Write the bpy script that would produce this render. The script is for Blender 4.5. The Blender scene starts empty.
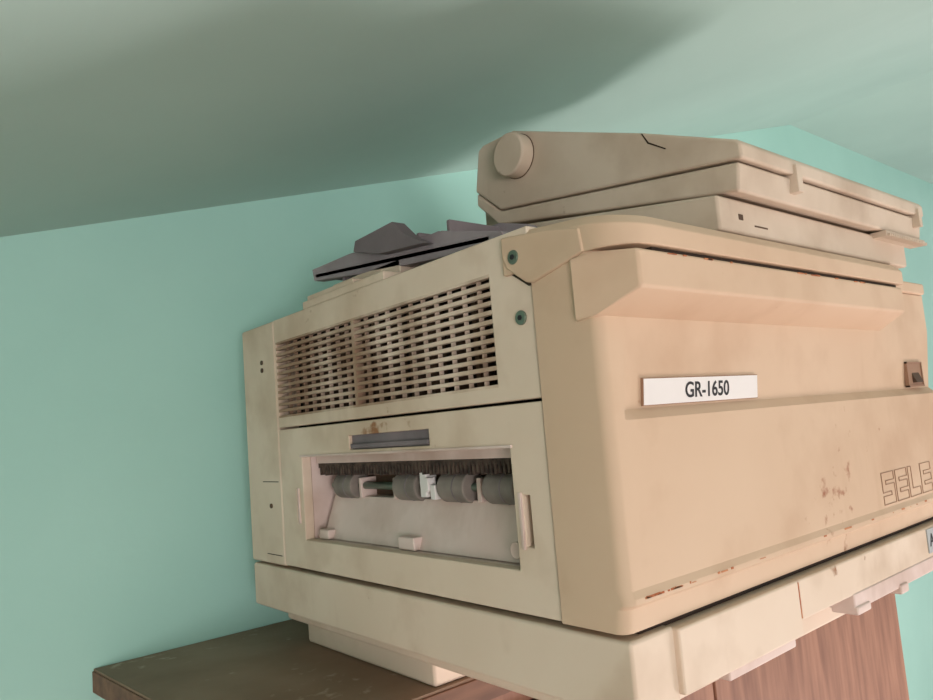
import bpy, bmesh, math, random
from mathutils import Vector as V, Matrix
scn=bpy.context.scene
scn.view_settings.view_transform='Standard'
GZ=1.40
# ---------------------------------------------------------------- materials
def lin(c):
    return tuple(((v/255)/12.92 if v/255<=.04045 else ((v/255+.055)/1.055)**2.4) for v in c)+(1,)
def mat(name,c,c2=None,scale=8,rough=.5,spec=.4,bump=0,bscale=60,spots=None,spot_amt=.7,stretch=None,metal=0,detail=5,grime=None,gamt=.55,gthr=.505):
    m=bpy.data.materials.new(name); m.use_nodes=True
    nt=m.node_tree; b=nt.nodes['Principled BSDF']
    b.inputs['Roughness'].default_value=rough
    b.inputs['Specular IOR Level'].default_value=spec
    b.inputs['Metallic'].default_value=metal
    tc=nt.nodes.new('ShaderNodeTexCoord'); mp=nt.nodes.new('ShaderNodeMapping')
    nt.links.new(tc.outputs['Object'],mp.inputs['Vector'])
    if stretch: mp.inputs['Scale'].default_value=stretch
    if c2 is None: c2=tuple(v*.9 for v in c)
    n=nt.nodes.new('ShaderNodeTexNoise'); n.inputs['Scale'].default_value=scale; n.inputs['Detail'].default_value=detail
    nt.links.new(mp.outputs[0],n.inputs['Vector'])
    r=nt.nodes.new('ShaderNodeValToRGB'); r.color_ramp.elements[0].position=.35; r.color_ramp.elements[1].position=.68
    r.color_ramp.elements[0].color=lin(c); r.color_ramp.elements[1].color=lin(c2)
    nt.links.new(n.outputs['Fac'],r.inputs['Fac'])
    out=r.outputs['Color']
    def layer(out,s1,s2,thr,width,col,amt=1,st=None):
        src=tc.outputs['Object']
        if st:
            m2=nt.nodes.new('ShaderNodeMapping'); m2.inputs['Scale'].default_value=st
            nt.links.new(src,m2.inputs['Vector']); src=m2.outputs[0]
        n2=nt.nodes.new('ShaderNodeTexNoise'); n2.inputs['Scale'].default_value=s1; n2.inputs['Detail'].default_value=4
        nt.links.new(src,n2.inputs['Vector'])
        n3=nt.nodes.new('ShaderNodeTexNoise'); n3.inputs['Scale'].default_value=s2
        nt.links.new(tc.outputs['Object'],n3.inputs['Vector'])
        ad=nt.nodes.new('ShaderNodeMath'); ad.operation='ADD'
        nt.links.new(n2.outputs['Fac'],ad.inputs[0]); nt.links.new(n3.outputs['Fac'],ad.inputs[1])
        mr=nt.nodes.new('ShaderNodeMapRange'); mr.inputs['From Min'].default_value=thr*2; mr.inputs['From Max'].default_value=thr*2+width; mr.inputs['To Max'].default_value=amt
        nt.links.new(ad.outputs[0],mr.inputs['Value'])
        mx=nt.nodes.new('ShaderNodeMix'); mx.data_type='RGBA'
        nt.links.new(mr.outputs[0],mx.inputs['Factor']); nt.links.new(out,mx.inputs['A']); mx.inputs['B'].default_value=lin(col)
        return mx.outputs['Result']
    if grime:
        out=layer(out,14,3,gthr,.3,grime,gamt)
        out=layer(out,18,4,.60,.25,grime,.25,(3,3,.6))
    if spots: out=layer(out,55,5,spot_amt,.12,spots)
    nt.links.new(out,b.inputs['Base Color'])
    if bump:
        n4=nt.nodes.new('ShaderNodeTexNoise'); n4.inputs['Scale'].default_value=bscale; n4.inputs['Detail'].default_value=6
        nt.links.new(tc.outputs['Object'],n4.inputs['Vector'])
        bp=nt.nodes.new('ShaderNodeBump'); bp.inputs['Strength'].default_value=bump; bp.inputs['Distance'].default_value=.01
        nt.links.new(n4.outputs['Fac'],bp.inputs['Height']); nt.links.new(bp.outputs[0],b.inputs['Normal'])
    return m
M={}
M['side']=mat('aged_cream_plastic',(226,207,188),(218,197,176),scale=5,rough=.6,spec=.3,spots=(150,105,72),spot_amt=.64,grime=(182,154,128))
M['grille']=mat('dusty_grille_plastic',(222,202,184),(202,180,158),scale=14,rough=.7,spec=.2,grime=(146,114,90),gamt=.85,gthr=.48)
M['front']=mat('aged_tan_plastic',(211,184,158),(204,175,148),scale=4,rough=.6,spec=.25,spots=(150,92,64),spot_amt=.64,grime=(184,150,122))
M['lid']=mat('dusty_beige_plastic',(210,193,175),(196,177,157),scale=12,rough=.75,spec=.2,spots=(132,104,82),spot_amt=.61,grime=(156,130,108))
M['pink']=mat('pinkish_plastic',(226,206,198),(214,190,180),scale=9,rough=.6,grime=(170,138,120))
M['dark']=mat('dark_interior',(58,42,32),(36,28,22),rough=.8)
M['fin']=mat('brown_interior_fins',(110,86,66),(74,56,44),rough=.8)
M['seam']=mat('seam_shadow_gap',(60,48,38),(50,40,32),rough=.9)
M['grey']=mat('grey_tray_plastic',(160,150,154),(142,132,136),scale=20,rough=.7,spec=.2)
M['greyd']=mat('dark_grey_plastic',(134,124,127),(116,107,110),scale=20,rough=.7,spec=.2)
M['rub']=mat('roller_rubber',(140,130,122),(112,104,98),scale=30,rough=.7)
M['brush']=mat('brush_bristle',(90,76,66),(46,38,34),scale=120,rough=.9)
M['screw']=mat('screw_metal',(120,135,120),(90,100,90),rough=.35,metal=.6)
M['label']=mat('label_paper',(232,227,225),(222,217,213),rough=.5)
M['ink']=mat('label_ink',(40,38,40),(30,30,32),rough=.6)
M['glabel']=mat('grey_sticker',(175,178,178),(160,164,164),rough=.5)
M['groove']=mat('emboss_line',(160,126,102),(146,112,90),rough=.7)
M['rust']=mat('rust_stain',(170,95,60),(200,140,100),scale=60,rough=.9)
M['wall']=mat('mint_wall_paint',(178,223,212),(171,217,206),scale=3,rough=.65,spec=.2,bump=.12,bscale=18,spots=(194,228,218),spot_amt=.70)
M['ceil']=mat('mint_ceiling_paint',(190,214,207),(182,207,200),scale=2.5,rough=.65,spec=.2,bump=.18,bscale=9)
M['plain']=mat('off_white_wall_paint',(228,214,206),(222,206,198),scale=2.5,rough=.7,spec=.2)
M['floor']=mat('worn_concrete_floor',(200,174,162),(184,158,144),scale=6,rough=.7,bump=.1)
M['wood']=mat('brown_wood',(158,114,92),(126,86,68),scale=6,rough=.6,stretch=(9,9,1.0),bump=.05,detail=8)
M['woodh']=mat('brown_wood_edge',(136,98,76),(104,72,56),scale=6,rough=.6,stretch=(1.5,9,9),detail=8)
M['top']=mat('dusty_laminate_top',(154,128,108),(136,110,90),scale=9,rough=.7,spots=(176,154,134),spot_amt=.58)

# ---------------------------------------------------------------- helpers
def empty(name):
    e=bpy.data.objects.new(name,None); scn.collection.objects.link(e); e.location=(0,0,GZ); return e
def finish(bm,name,m,parent,bevel=0,seg=2,smooth=True):
    bmesh.ops.recalc_face_normals(bm,faces=bm.faces)
    me=bpy.data.meshes.new(name); bm.to_mesh(me); bm.free()
    o=bpy.data.objects.new(name,me); scn.collection.objects.link(o)
    me.materials.append(M[m])
    if parent: o.parent=parent
    else: o.location=(0,0,GZ)
    if bevel:
        b=o.modifiers.new('b','BEVEL'); b.width=bevel; b.segments=seg; b.limit_method='ANGLE'; b.angle_limit=math.radians(25)
        b.harden_normals=True
    if smooth:
        for p in me.polygons: p.use_smooth=bool(bevel)
    return o
def addbox(bm,x0,x1,y0,y1,z0,z1):
    vs=[bm.verts.new(p) for p in ((x0,y0,z0),(x1,y0,z0),(x1,y1,z0),(x0,y1,z0),(x0,y0,z1),(x1,y0,z1),(x1,y1,z1),(x0,y1,z1))]
    for f in ((0,3,2,1),(4,5,6,7),(0,1,5,4),(1,2,6,5),(2,3,7,6),(3,0,4,7)): bm.faces.new([vs[i] for i in f])
    return vs
def box(name,m,p,x0,x1,y0,y1,z0,z1,bevel=0,seg=2):
    bm=bmesh.new(); addbox(bm,x0,x1,y0,y1,z0,z1); return finish(bm,name,m,p,bevel,seg)
def boxes(name,m,p,lst,bevel=0):
    bm=bmesh.new()
    for b in lst: addbox(bm,*b)
    return finish(bm,name,m,p,bevel)
def prism_x(name,m,p,poly,x0,x1,bevel=0,seg=2,fx=None):
    bm=bmesh.new()
    a=[bm.verts.new(((fx(y,z) if fx else 0)+x0,y,z)) for y,z in poly]
    b=[bm.verts.new((x1,y,z)) for y,z in poly]
    bm.faces.new(a); bm.faces.new(b[::-1])
    n=len(poly)
    for i in range(n): bm.faces.new((a[i],a[(i+1)%n],b[(i+1)%n],b[i]))
    return finish(bm,name,m,p,bevel,seg)
def plate_x(name,m,p,x,ys,zs,holes,th,bevel=0):
    bm=bmesh.new()
    vv={}
    def g(i,j):
        if (i,j) not in vv: vv[(i,j)]=bm.verts.new((x,ys[i],zs[j]))
        return vv[(i,j)]
    for i in range(len(ys)-1):
        for j in range(len(zs)-1):
            if (i,j) in holes: continue
            bm.faces.new((g(i,j),g(i,j+1),g(i+1,j+1),g(i+1,j)))
    ext=bmesh.ops.extrude_face_region(bm,geom=bm.faces[:])
    for v in ext['geom']:
        if isinstance(v,bmesh.types.BMVert): v.co.x+=th
    return finish(bm,name,m,p,bevel)
def cyl(name,m,p,c,axis,r,h,seg=32,bevel=0,r2=None):
    bm=bmesh.new()
    bmesh.ops.create_cone(bm,cap_ends=True,segments=seg,radius1=r,radius2=r if r2 is None else r2,depth=h)
    R={'x':Matrix.Rotation(math.pi/2,4,'Y'),'y':Matrix.Rotation(math.pi/2,4,'X'),'z':Matrix.Identity(4)}[axis]
    bmesh.ops.transform(bm,matrix=Matrix.Translation(c)@R,verts=bm.verts)
    o=finish(bm,name,m,p,bevel)
    for q in o.data.polygons: q.use_smooth=len(q.vertices)==4
    return o
def text(name,m,p,s,loc,size,rot,ext=.0003,sx=1,off=0):
    c=bpy.data.curves.new(name,'FONT'); c.body=s; c.size=size; c.extrude=ext; c.align_x='CENTER'; c.align_y='CENTER'; c.offset=off
    o=bpy.data.objects.new(name,c); scn.collection.objects.link(o); o.parent=p; o.location=loc; o.rotation_euler=rot; o.scale=(sx,1,1)
    c.materials.append(M[m]); return o

# ---------------------------------------------------------------- photocopier
P=empty('photocopier')
W=.63
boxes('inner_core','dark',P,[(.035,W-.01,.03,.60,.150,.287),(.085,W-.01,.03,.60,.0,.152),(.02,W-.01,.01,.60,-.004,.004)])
# ---- left side
box('side_rear_strip','side',P,0,.03,.5235,.621,.0,.303,.003,3)
box('rear_panel','side',P,.005,W-.005,.600,.620,.0,.300,.003)
plate_x('vent_panel','side',P,0,[.064,.113,.518,.522],[.168,.181,.2735,.303],{(1,1)},.014,.0015)
L=[]
n=12; z0,z1=.181,.2735; pitch=(z1-z0)/n
for i in range(n+1):
    zc=z0+pitch*i
    L.append((.0003,.006,.112,.519,zc-.0017,zc+.0017))
ncol=20
for i in range(1,ncol):
    yc=.113+(.405)*i/ncol
    w=.0007
    L.append((.0045,.009,yc-w,yc+w,z0,z1))
L.append((.0006,.010,.331,.3365,z0,z1))
boxes('vent_grille','grille',P,L,0)
Lf=[(.018,.034,.12+.033*i,.126+.033*i,.182,.272) for i in range(12)]
boxes('vent_inner_fins','fin',P,Lf)
ys=[.064,.087,.0945,.105,.212,.354,.465,.4775,.4835,.522]
zs=[.002,.0355,.054,.094,.131,.1365,.1515,.1655]
H=set()
for i in (3,4,5):
    for j in (1,2,3): H.add((i,j))
H.add((4,5)); H.add((1,2)); H.add((7,2))
plate_x('exit_door','side',P,0,ys,zs,H,.012,.0012)
prism_x('exit_door_rim','pink',P,[(.468,.1335),(.102,.1335),(.102,.131),(.468,.131)],-.0015,.01,.0005)
box('door_handle_recess','greyd',P,.004,.014,.208,.358,.133,.155)
box('door_handle_bar','greyd',P,.0,.006,.214,.352,.1375,.1425,.001)
boxes('door_slot_tabs','pink',P,[(-.002,.010,.0955,.0985,.052,.096),(-.002,.010,.4745,.4772,.054,.095)],.0004)
boxes('door_slot_backs','fin',P,[(.008,.016,.085,.0965,.05,.098),(.008,.016,.476,.485,.05,.098)],0)
boxes('exit_recess_lining','pink',P,[(.012,.070,.098,.105,.030,.138),(.012,.070,.465,.472,.030,.138),(.060,.084,.10,.47,.030,.138),(.012,.070,.10,.47,.1315,.138),(.012,.070,.10,.47,.028,.0355)])
prism_x('exit_guide_side','pink',P,[(.118,.036),(.452,.036),(.452,.083),(.118,.083)],.034,.062,.001,fx=lambda y,z:-.018 if z<.05 else 0)
box('exit_top_plate','pink',P,.016,.03,.11,.46,.122,.1312,.001)
L=[(.020,.040,.108,.462,.1165,.1225)]
for i in range(60):
    y=.110+.35*i/60
    L.append((.019,.030,y,y+.0026,.110-.003*((i*7)%5)/5,.119))
boxes('static_brush','brush',P,L)
box('roller_backing','fin',P,.050,.060,.108,.462,.082,.120)
for i,yc in enumerate((.415,.292,.216,.150)):
    cyl('exit_roller_%d'%(i+1),'rub',P,(.036,yc,.095),'y',.0145,.040,24,.002)
    cyl('roller_groove_%d'%(i+1),'greyd',P,(.036,yc-.004,.095),'y',.0148,.0015,24)
cyl('roller_shaft','screw',P,(.036,.285,.095),'y',.004,.34)
boxes('roller_gear_bracket','label',P,[(.022,.036,.252,.262,.086,.112),(.020,.030,.246,.252,.092,.105),(.022,.03,.238,.246,.084,.098)],.001)
cyl('small_gear','label',P,(.026,.256,.100),'x',.008,.006,16,.001)
boxes('roller_cradles','pink',P,[(.030,.06,.180,.186,.082,.104),(.030,.06,.236,.242,.082,.104),(.030,.06,.318,.322,.082,.104),(.030,.06,.385,.39,.082,.104)],.001)
boxes('recess_tabs','pink',P,[(.010,.03,.262,.290,.036,.049),(.010,.03,.430,.452,.036,.047)],.002)
cyl('recess_boss','pink',P,(.016,.118,.048),'x',.007,.014,20,.001)
for i,(y,z) in enumerate(((.077,.280),(.078,.232))):
    cyl('case_screw_%d'%(i+1),'screw',P,(-.0035 if i==0 else 0,y,z),'x',.0058,.004,24,.0008)
    cyl('case_screw_socket_%d'%(i+1),'ink',P,(-.0058 if i==0 else -.0022,y,z),'x',.0022,.001,6)
for i,(y,z) in enumerate(((.560,.244),(.553,.072),(.560,.254))):
    cyl('rear_rivet_%d'%(i+1),'fin',P,(.0,y,z),'x',.003,.003,12)
box('rear_strip_notch','seam',P,-.0004,.004,.530,.575,.1015,.1025)
box('rear_strip_notch_low','seam',P,-.0004,.004,.530,.572,.0115,.0125)
box('top_cover','side',P,.013,W,.088,.621,.288,.3028,.001,3)
# ---- front cover
prof=[(.062,.0015),(.004,.0015),(.002,.018),(-.0025,.021),(-.0025,.025),(.0,.030),(.0,.146),(.0075,.1535),(.0,.222),(.0,.268),(.062,.268)]
def corner_cover():
    bm=bmesh.new()
    secs=[]
    n=6; R=.009
    for k in range(n+1):
        a=math.pi/2*k/n
        secs.append((-.002+R*(1-math.cos(a)),R*(1-math.sin(a))))
    secs.append((.016,0)); secs.append((.028,0)); secs.append((W,0))
    rows=[]
    for (x,dy) in secs:
        row=[]
        for (y,z) in prof:
            if y>.05: row.append(bm.verts.new((x,.062,z)))
            else:
                yy=y
                if .147<z<.16 and x<.02: yy=0
                row.append(bm.verts.new((x,yy+dy,z)))
        rows.append(row)
    for a,b in zip(rows,rows[1:]):
        for i in range(len(prof)-1): bm.faces.new((a[i],a[i+1],b[i+1],b[i]))
    bm.faces.new(rows[0]); bm.faces.new(rows[-1][::-1])
    o=finish(bm,'front_cover','front',P,.0012,2)
    for p in o.data.polygons: p.use_smooth=True
corner_cover()
bm=bmesh.new()
def ring(x,pts): return [bm.verts.new((x+dx,y,z)) for dx,y,z in pts]
pl=[(0,.020,.219),(0,.0,.2205),(.016,-.03,.2365),(.016,-.03,.2635),(0,-.002,.2655),(0,.020,.2655)]
a=ring(-.005,pl); b=ring(.486,[(0 if i not in (2,3) else -.006,y,z) for i,(d,y,z) in enumerate(pl)])
bm.faces.new(a); bm.faces.new(b[::-1])
for i in range(6): bm.faces.new((a[i],a[(i+1)%6],b[(i+1)%6],b[i]))
finish(bm,'front_grip_ledge','front',P,.0025,4)
def plan(R=.034,y0=-.030,x0=-.003):
    pts=[(x0,.092)]
    for k in range(9):
        a=math.pi/2*k/8
        pts.append((x0+R-R*math.cos(a),y0+R-R*math.sin(a)))
    return pts
bm=bmesh.new()
pts=plan()+[(.487,-.030),(.492,-.02),(.492,.092)]
lo=[];hi=[];mid=[]
for x,y in pts:
    t=max(0,min(1,(.06-y)/.09))
    lo.append(bm.verts.new((x,y,.2675)))
    mid.append(bm.verts.new((x,y,.303-.013*t-.008)))
    ins=.006
    hi.append(bm.verts.new((x+(ins if x<.1 else -.003),y+(ins if y<.09 else 0),.303-.013*t)))
n=len(pts)
for q,r in ((lo,mid),(mid,hi)):
    for i in range(n): bm.faces.new((q[i],q[(i+1)%n],r[(i+1)%n],r[i]))
bm.faces.new(hi); bm.faces.new(lo[::-1])
finish(bm,'scanner_frame','front',P,.0015,2)
prism_x('scanner_side_cheek','front',P,[(.0905,.299),(.0905,.281),(.086,.272),(.066,.2575),(.058,.256),(.02,.2645),(.006,.268),(.008,.286),(.04,.293)],-.0045,.02,.002,3)
prism_x('scanner_cheek_seam','seam',P,[(.0925,.299),(.0925,.2800),(.088,.270),(.0665,.2552),(.062,.2552),(.084,.272),(.0895,.281),(.0895,.299)],-.0006,.01,0)
box('scanner_gap','seam',P,.035,.480,-.024,.05,.262,.27)
box('right_top_front','front',P,.494,W,-.004,.20,.2685,.283,.003)
box('right_top_rear','side',P,.492,W,.02,.62,.283,.301,.003)
# label
lab=empty('label_pivot'); lab.parent=P; lab.location=(.1275,.0046,.1655); lab.rotation_euler=(math.atan(.0075/.0685),0,0)
box('name_label_border','groove',lab,-.0822,.0822,-.0006,.002,-.0104,.0104)
box('name_label','label',lab,-.0815,.0815,-.0009,.002,-.0098,.0098)
text('name_label_text','ink',lab,'GR-1650',(0.003,-.0011,-.0005),.0172,(math.pi/2,0,0),.0001,1.02,.0003)
# latch window
boxes('latch_frame','groove',P,[(.552,.554,.0015,.006,.155,.185),(.598,.60,.0015,.006,.155,.185),(.552,.60,.0015,.006,.183,.185),(.552,.60,.0015,.006,.155,.157)])
box('latch_recess','groove',P,.554,.598,.0028,.008,.157,.183)
prism_x('latch_lever','fin',P,[(-.002,.160),(.006,.160),(.006,.180)],.568,.590,.0008)
def outline(name,loops,x0,z0,s):
    cu=bpy.data.curves.new(name,'CURVE'); cu.dimensions='3D'; cu.bevel_depth=.0006; cu.bevel_resolution=1
    for lp,ox in loops:
        sp=cu.splines.new('POLY'); sp.points.add(len(lp)-1); sp.use_cyclic_u=True
        for i,(a,b) in enumerate(lp): sp.points[i].co=(x0+(ox+a)*s,-.0002,z0+b*s,1)
    o=bpy.data.objects.new(name,cu); scn.collection.objects.link(o); o.parent=P; cu.materials.append(M['groove']); return o
S=[(0,0),(4,0),(4,2.6),(1.2,2.6),(1.2,3.1),(4,3.1),(4,4.2),(0,4.2),(0,1.6),(2.8,1.6),(2.8,1.1),(0,1.1)]
E=[(0,0),(4,0),(4,1.1),(1.2,1.1),(1.2,1.6),(4,1.6),(4,2.6),(1.2,2.6),(1.2,3.1),(4,3.1),(4,4.2),(0,4.2)]
Lt=[(0,0),(4,0),(4,1.1),(1.2,1.1),(1.2,4.2),(0,4.2)]
outline('embossed_logo',[(S,0),(E,4.6),(Lt,9.2),(E,13.8)],.432,.033,.0079)
random.seed(4)
L=[]
for i in range(34):
    x=random.choice((random.uniform(.0,.07),random.uniform(.01,.6))); L.append((x,x+random.uniform(.001,.009),-.0029,-.0015,.0235,.0235+random.uniform(.0004,.0018)))
boxes('lip_rust','rust',P,L)
L=[]
for i in range(14):
    x=random.uniform(.04,.45); L.append((x,x+random.uniform(.002,.012),-.0306,-.029,.262,.262+random.uniform(.0004,.0012)))
boxes('scanner_rust','rust',P,L)
# ---- base
box('base_side','side',P,0,.05,.002,.618,-.056,-.003,.003,3)
box('base_rear','side',P,.05,W,.30,.618,-.056,-.003,.003)
box('paper_tray_front','side',P,.048,.2245,-.003,.30,-.050,-.004,.002,3)
box('paper_tray_front_right','side',P,.2252,W,-.003,.30,-.038,-.004,.002)
box('tray_seam_rust','rust',P,.2242,.2255,-.0028,.01,-.036,-.006)
box('tray_grip','pink',P,.325,.575,-.004,.05,-.052,-.036,.002)
boxes('tray_grip_tabs','pink',P,[(.325,.355,-.006,.02,-.056,-.048),(.43,.45,-.006,.02,-.058,-.048)],.002)
box('tray_grip_under','pink',P,.11,.215,.0,.10,-.058,-.048,.002)
boxes('under_frame','side',P,[(.03,W-.03,.04,.59,-.078,-.05)],.004)
boxes('under_frame_step','side',P,[(.05,W-.05,.30,.575,-.1095,-.075)],.004)
box('paper_size_sticker','glabel',P,.524,.60,-.0042,-.003,-.032,-.006)
text('paper_size_text','ink',P,'A4',(.540,-.0044,-.019),.02,(math.pi/2,0,0))
# ---- platen block and document cover
prism_x('platen_block','lid',P,[(-.022,.292),(.27,.300),(.27,.368),(-.022,.3215)],.135,.53,.003,3)
boxes('platen_marks','fin',P,[(.165,.172,-.0225,-.02,.304,.309),(.190,.212,-.0225,-.02,.3005,.302)],.0004)
prism_x('cover_lower_shell','lid',P,[(-.033,.323),(.255,.373),(.288,.404),(.2865,.4190),(.25,.3875),(-.036,.3475)],.1505,.549,.003,3)
prism_x('cover_upper_shell','lid',P,[(-.040,.3487),(.249,.3885),(.287,.4200),(.277,.466),(.268,.470),(.218,.469),(.054,.405),(-.036,.366),(-.040,.362)],.149,.550,.003,3)
prism_x('cover_hinge_rear','lid',P,[(.27,.30),(.33,.30),(.33,.43),(.285,.43),(.27,.39)],.2,.5,.003)
prism_x('cover_side_seam','seam',P,[(.0520,.4030),(.0535,.4040),(.0475,.392),(.030,.3805),(.0290,.3812),(.0462,.393)],.1487,.16)
cyl('cover_knob','lid',P,(.142,.212,.437),'x',.0235,.020,48,.003)
cyl('cover_knob_base','fin',P,(.149,.212,.437),'x',.0242,.002,48)
boxes('cover_clips','lid',P,[(.236,.246,-.043,-.03,.333,.358),(.525,.533,-.043,-.03,.335,.356)],.001)
L=[(.44,.552,-.036,-.02,.3165,.3225)]
for i in range(22):
    x=.442+.005*i; L.append((x,x+.0028,-.039,-.03,.3160,.3190))
boxes('cover_glass_scale','lid',P,L,0)
# ---- rear sorter tray
prism_x('stack_tray_plate','grey',P,[(.468,.359),(.465,.344),(.36,.330),(.23,.316),(.115,.306),(.125,.318),(.208,.340),(.30,.345),(.352,.356),(.38,.358)],.03,.045,.001)
prism_x('stack_tray_wing','greyd',P,[(.345,.363),(.350,.352),(.30,.338),(.22,.33),(.252,.347),(.262,.356),(.272,.365)],.018,.034,.0006)
prism_x('stack_tray_floor','grey',P,[(.46,.352),(.46,.346),(.14,.312),(.14,.318)],.03,.13,.001)
prism_x('stack_tray_back','grey',P,[(.38,.372),(.38,.31),(.13,.306),(.16,.342),(.20,.354),(.27,.356),(.30,.372)],.10,.112,.001)
boxes('stack_tray_ribs','greyd',P,[(.035,.11,.20+.05*i,.205+.05*i,.32,.350) for i in range(5)],.001)
boxes('stack_tray_mount','side',P,[(.002,.10,.27,.445,.303,.3125),(.006,.10,.335,.44,.311,.319),(.03,.12,.28,.42,.311,.33)],.0015)

# ---------------------------------------------------------------- cabinet
Cb=empty('wooden_cabinet')
WY=.712
bm=bmesh.new()
def quad_slab(bm,pts,z0,z1):
    a=[bm.verts.new((x,y,z0)) for x,y in pts]; b=[bm.verts.new((x,y,z1)) for x,y in pts]
    bm.faces.new(a[::-1]); bm.faces.new(b)
    for i in range(len(pts)): bm.faces.new((a[i],a[(i+1)%4],b[(i+1)%4],b[i]))
quad_slab(bm,[(-.140,.296),(1.21,.296),(1.21,WY-.002),(-.174,WY-.002)],-.1125,-.110)
finish(bm,'top_laminate','top',Cb)
bm=bmesh.new()
quad_slab(bm,[(-.142,.293),(1.213,.293),(1.213,WY-.002),(-.176,WY-.002)],-.138,-.1125)
finish(bm,'top_board','woodh',Cb,.001)
boxes('carcass','wood',Cb,[(-.13,-.108,.31,.70,-1.399,-.138),(1.18,1.205,.31,.70,-1.399,-.138),(-.13,1.2,.69,.70,-1.399,-.138),(-.11,1.19,.32,.69,-1.38,-1.35),(-.11,1.19,.315,.69,-.165,-.138),(.52,.545,.315,.69,-1.38,-.15)],.001)
boxes('doors','wood',Cb,[(-.105,.528,.298,.318,-1.35,-.168),(.534,1.178,.298,.318,-1.35,-.168)],.002)
cyl('door_knob_a','screw',Cb,(.48,.288,-.7),'y',.012,.02,20,.002)
cyl('door_knob_b','screw',Cb,(.58,.288,-.7),'y',.012,.02,20,.002)

# ---------------------------------------------------------------- room
XL,XR,YF=-1.6,3.2,-3.2
zs_=lambda x:.5053+.2778*x
xf=(1.038-.5053)/.2778
def rm(name,m,pts,th):
    bm=bmesh.new(); f=bm.faces.new([bm.verts.new(p) for p in pts])
    n=V(th)
    e=bmesh.ops.extrude_face_region(bm,geom=[f])
    for v in e['geom']:
        if isinstance(v,bmesh.types.BMVert): v.co+=n
    return finish(bm,name,m,None)
rm('wall_back','wall',[(XL-.1,WY,-1.4),(XR+.1,WY,-1.4),(XR+.1,WY,1.2),(XL-.1,WY,1.2)],(0,.1,0))
rm('wall_left','plain',[(XL,YF,-1.4),(XL,WY,-1.4),(XL,WY,1.1),(XL,YF,1.1)],(-.1,0,0))
rm('floor','floor',[(XL-.1,YF,-1.4),(XR+.1,YF,-1.4),(XR+.1,WY+.1,-1.4),(XL-.1,WY+.1,-1.4)],(0,0,-.1))
rm('ceiling_slope','ceil',[(XL-.1,YF,zs_(XL-.1)),(xf,YF,1.038),(xf,WY+.05,1.038),(XL-.1,WY+.05,zs_(XL-.1))],(0,0,.1))
rm('ceiling','ceil',[(xf,YF,1.038),(XR+.1,YF,1.038),(XR+.1,WY+.05,1.038),(xf,WY+.05,1.038)],(0,0,.1))

# ---------------------------------------------------------------- lights
def area(name,loc,target,size,size_y,power,col):
    l=bpy.data.lights.new(name,'AREA'); l.shape='RECTANGLE'; l.size=size; l.size_y=size_y; l.energy=power; l.color=col
    o=bpy.data.objects.new(name,l); scn.collection.objects.link(o); o.location=V(loc)+V((0,0,GZ))
    o.rotation_euler=(V(target)-V(loc)).to_track_quat('-Z','Y').to_euler(); return o
area('left_fill_light',(-1.4,-2.2,.0),(.0,.4,.05),1.2,1.0,62,(1,.935,.925))  # added fill lamp out of view for the copier's left face, no actual window
area('floor_sun_patch_light',(1.6,-.9,-1.3),(.5,.1,.3),.7,.7,38,(1,.90,.87))
w=bpy.data.worlds.new('world'); scn.world=w; w.use_nodes=True
w.node_tree.nodes['Background'].inputs[0].default_value=(1,.95,.94,1); w.node_tree.nodes['Background'].inputs[1].default_value=.78

# ---------------------------------------------------------------- camera
e1=V((878,6,730)).normalized(); e2=V((-608,127,730)); e2=(e2-e2.dot(e1)*e1).normalized(); e3=e1.cross(e2)
right=V((e1.x,e2.x,e3.x)); down=V((e1.y,e2.y,e3.y)); fw=V((e1.z,e2.z,e3.z))
mw=Matrix(((right.x,-down.x,-fw.x,-.4),(right.y,-down.y,-fw.y,-.3282),(right.z,-down.z,-fw.z,.15+GZ),(0,0,0,1)))
cam=bpy.data.cameras.new('camera'); cam.sensor_width=36; cam.lens=730/933*36; cam.clip_start=.01
co=bpy.data.objects.new('camera',cam); scn.collection.objects.link(co); co.matrix_world=mw
scn.camera=co
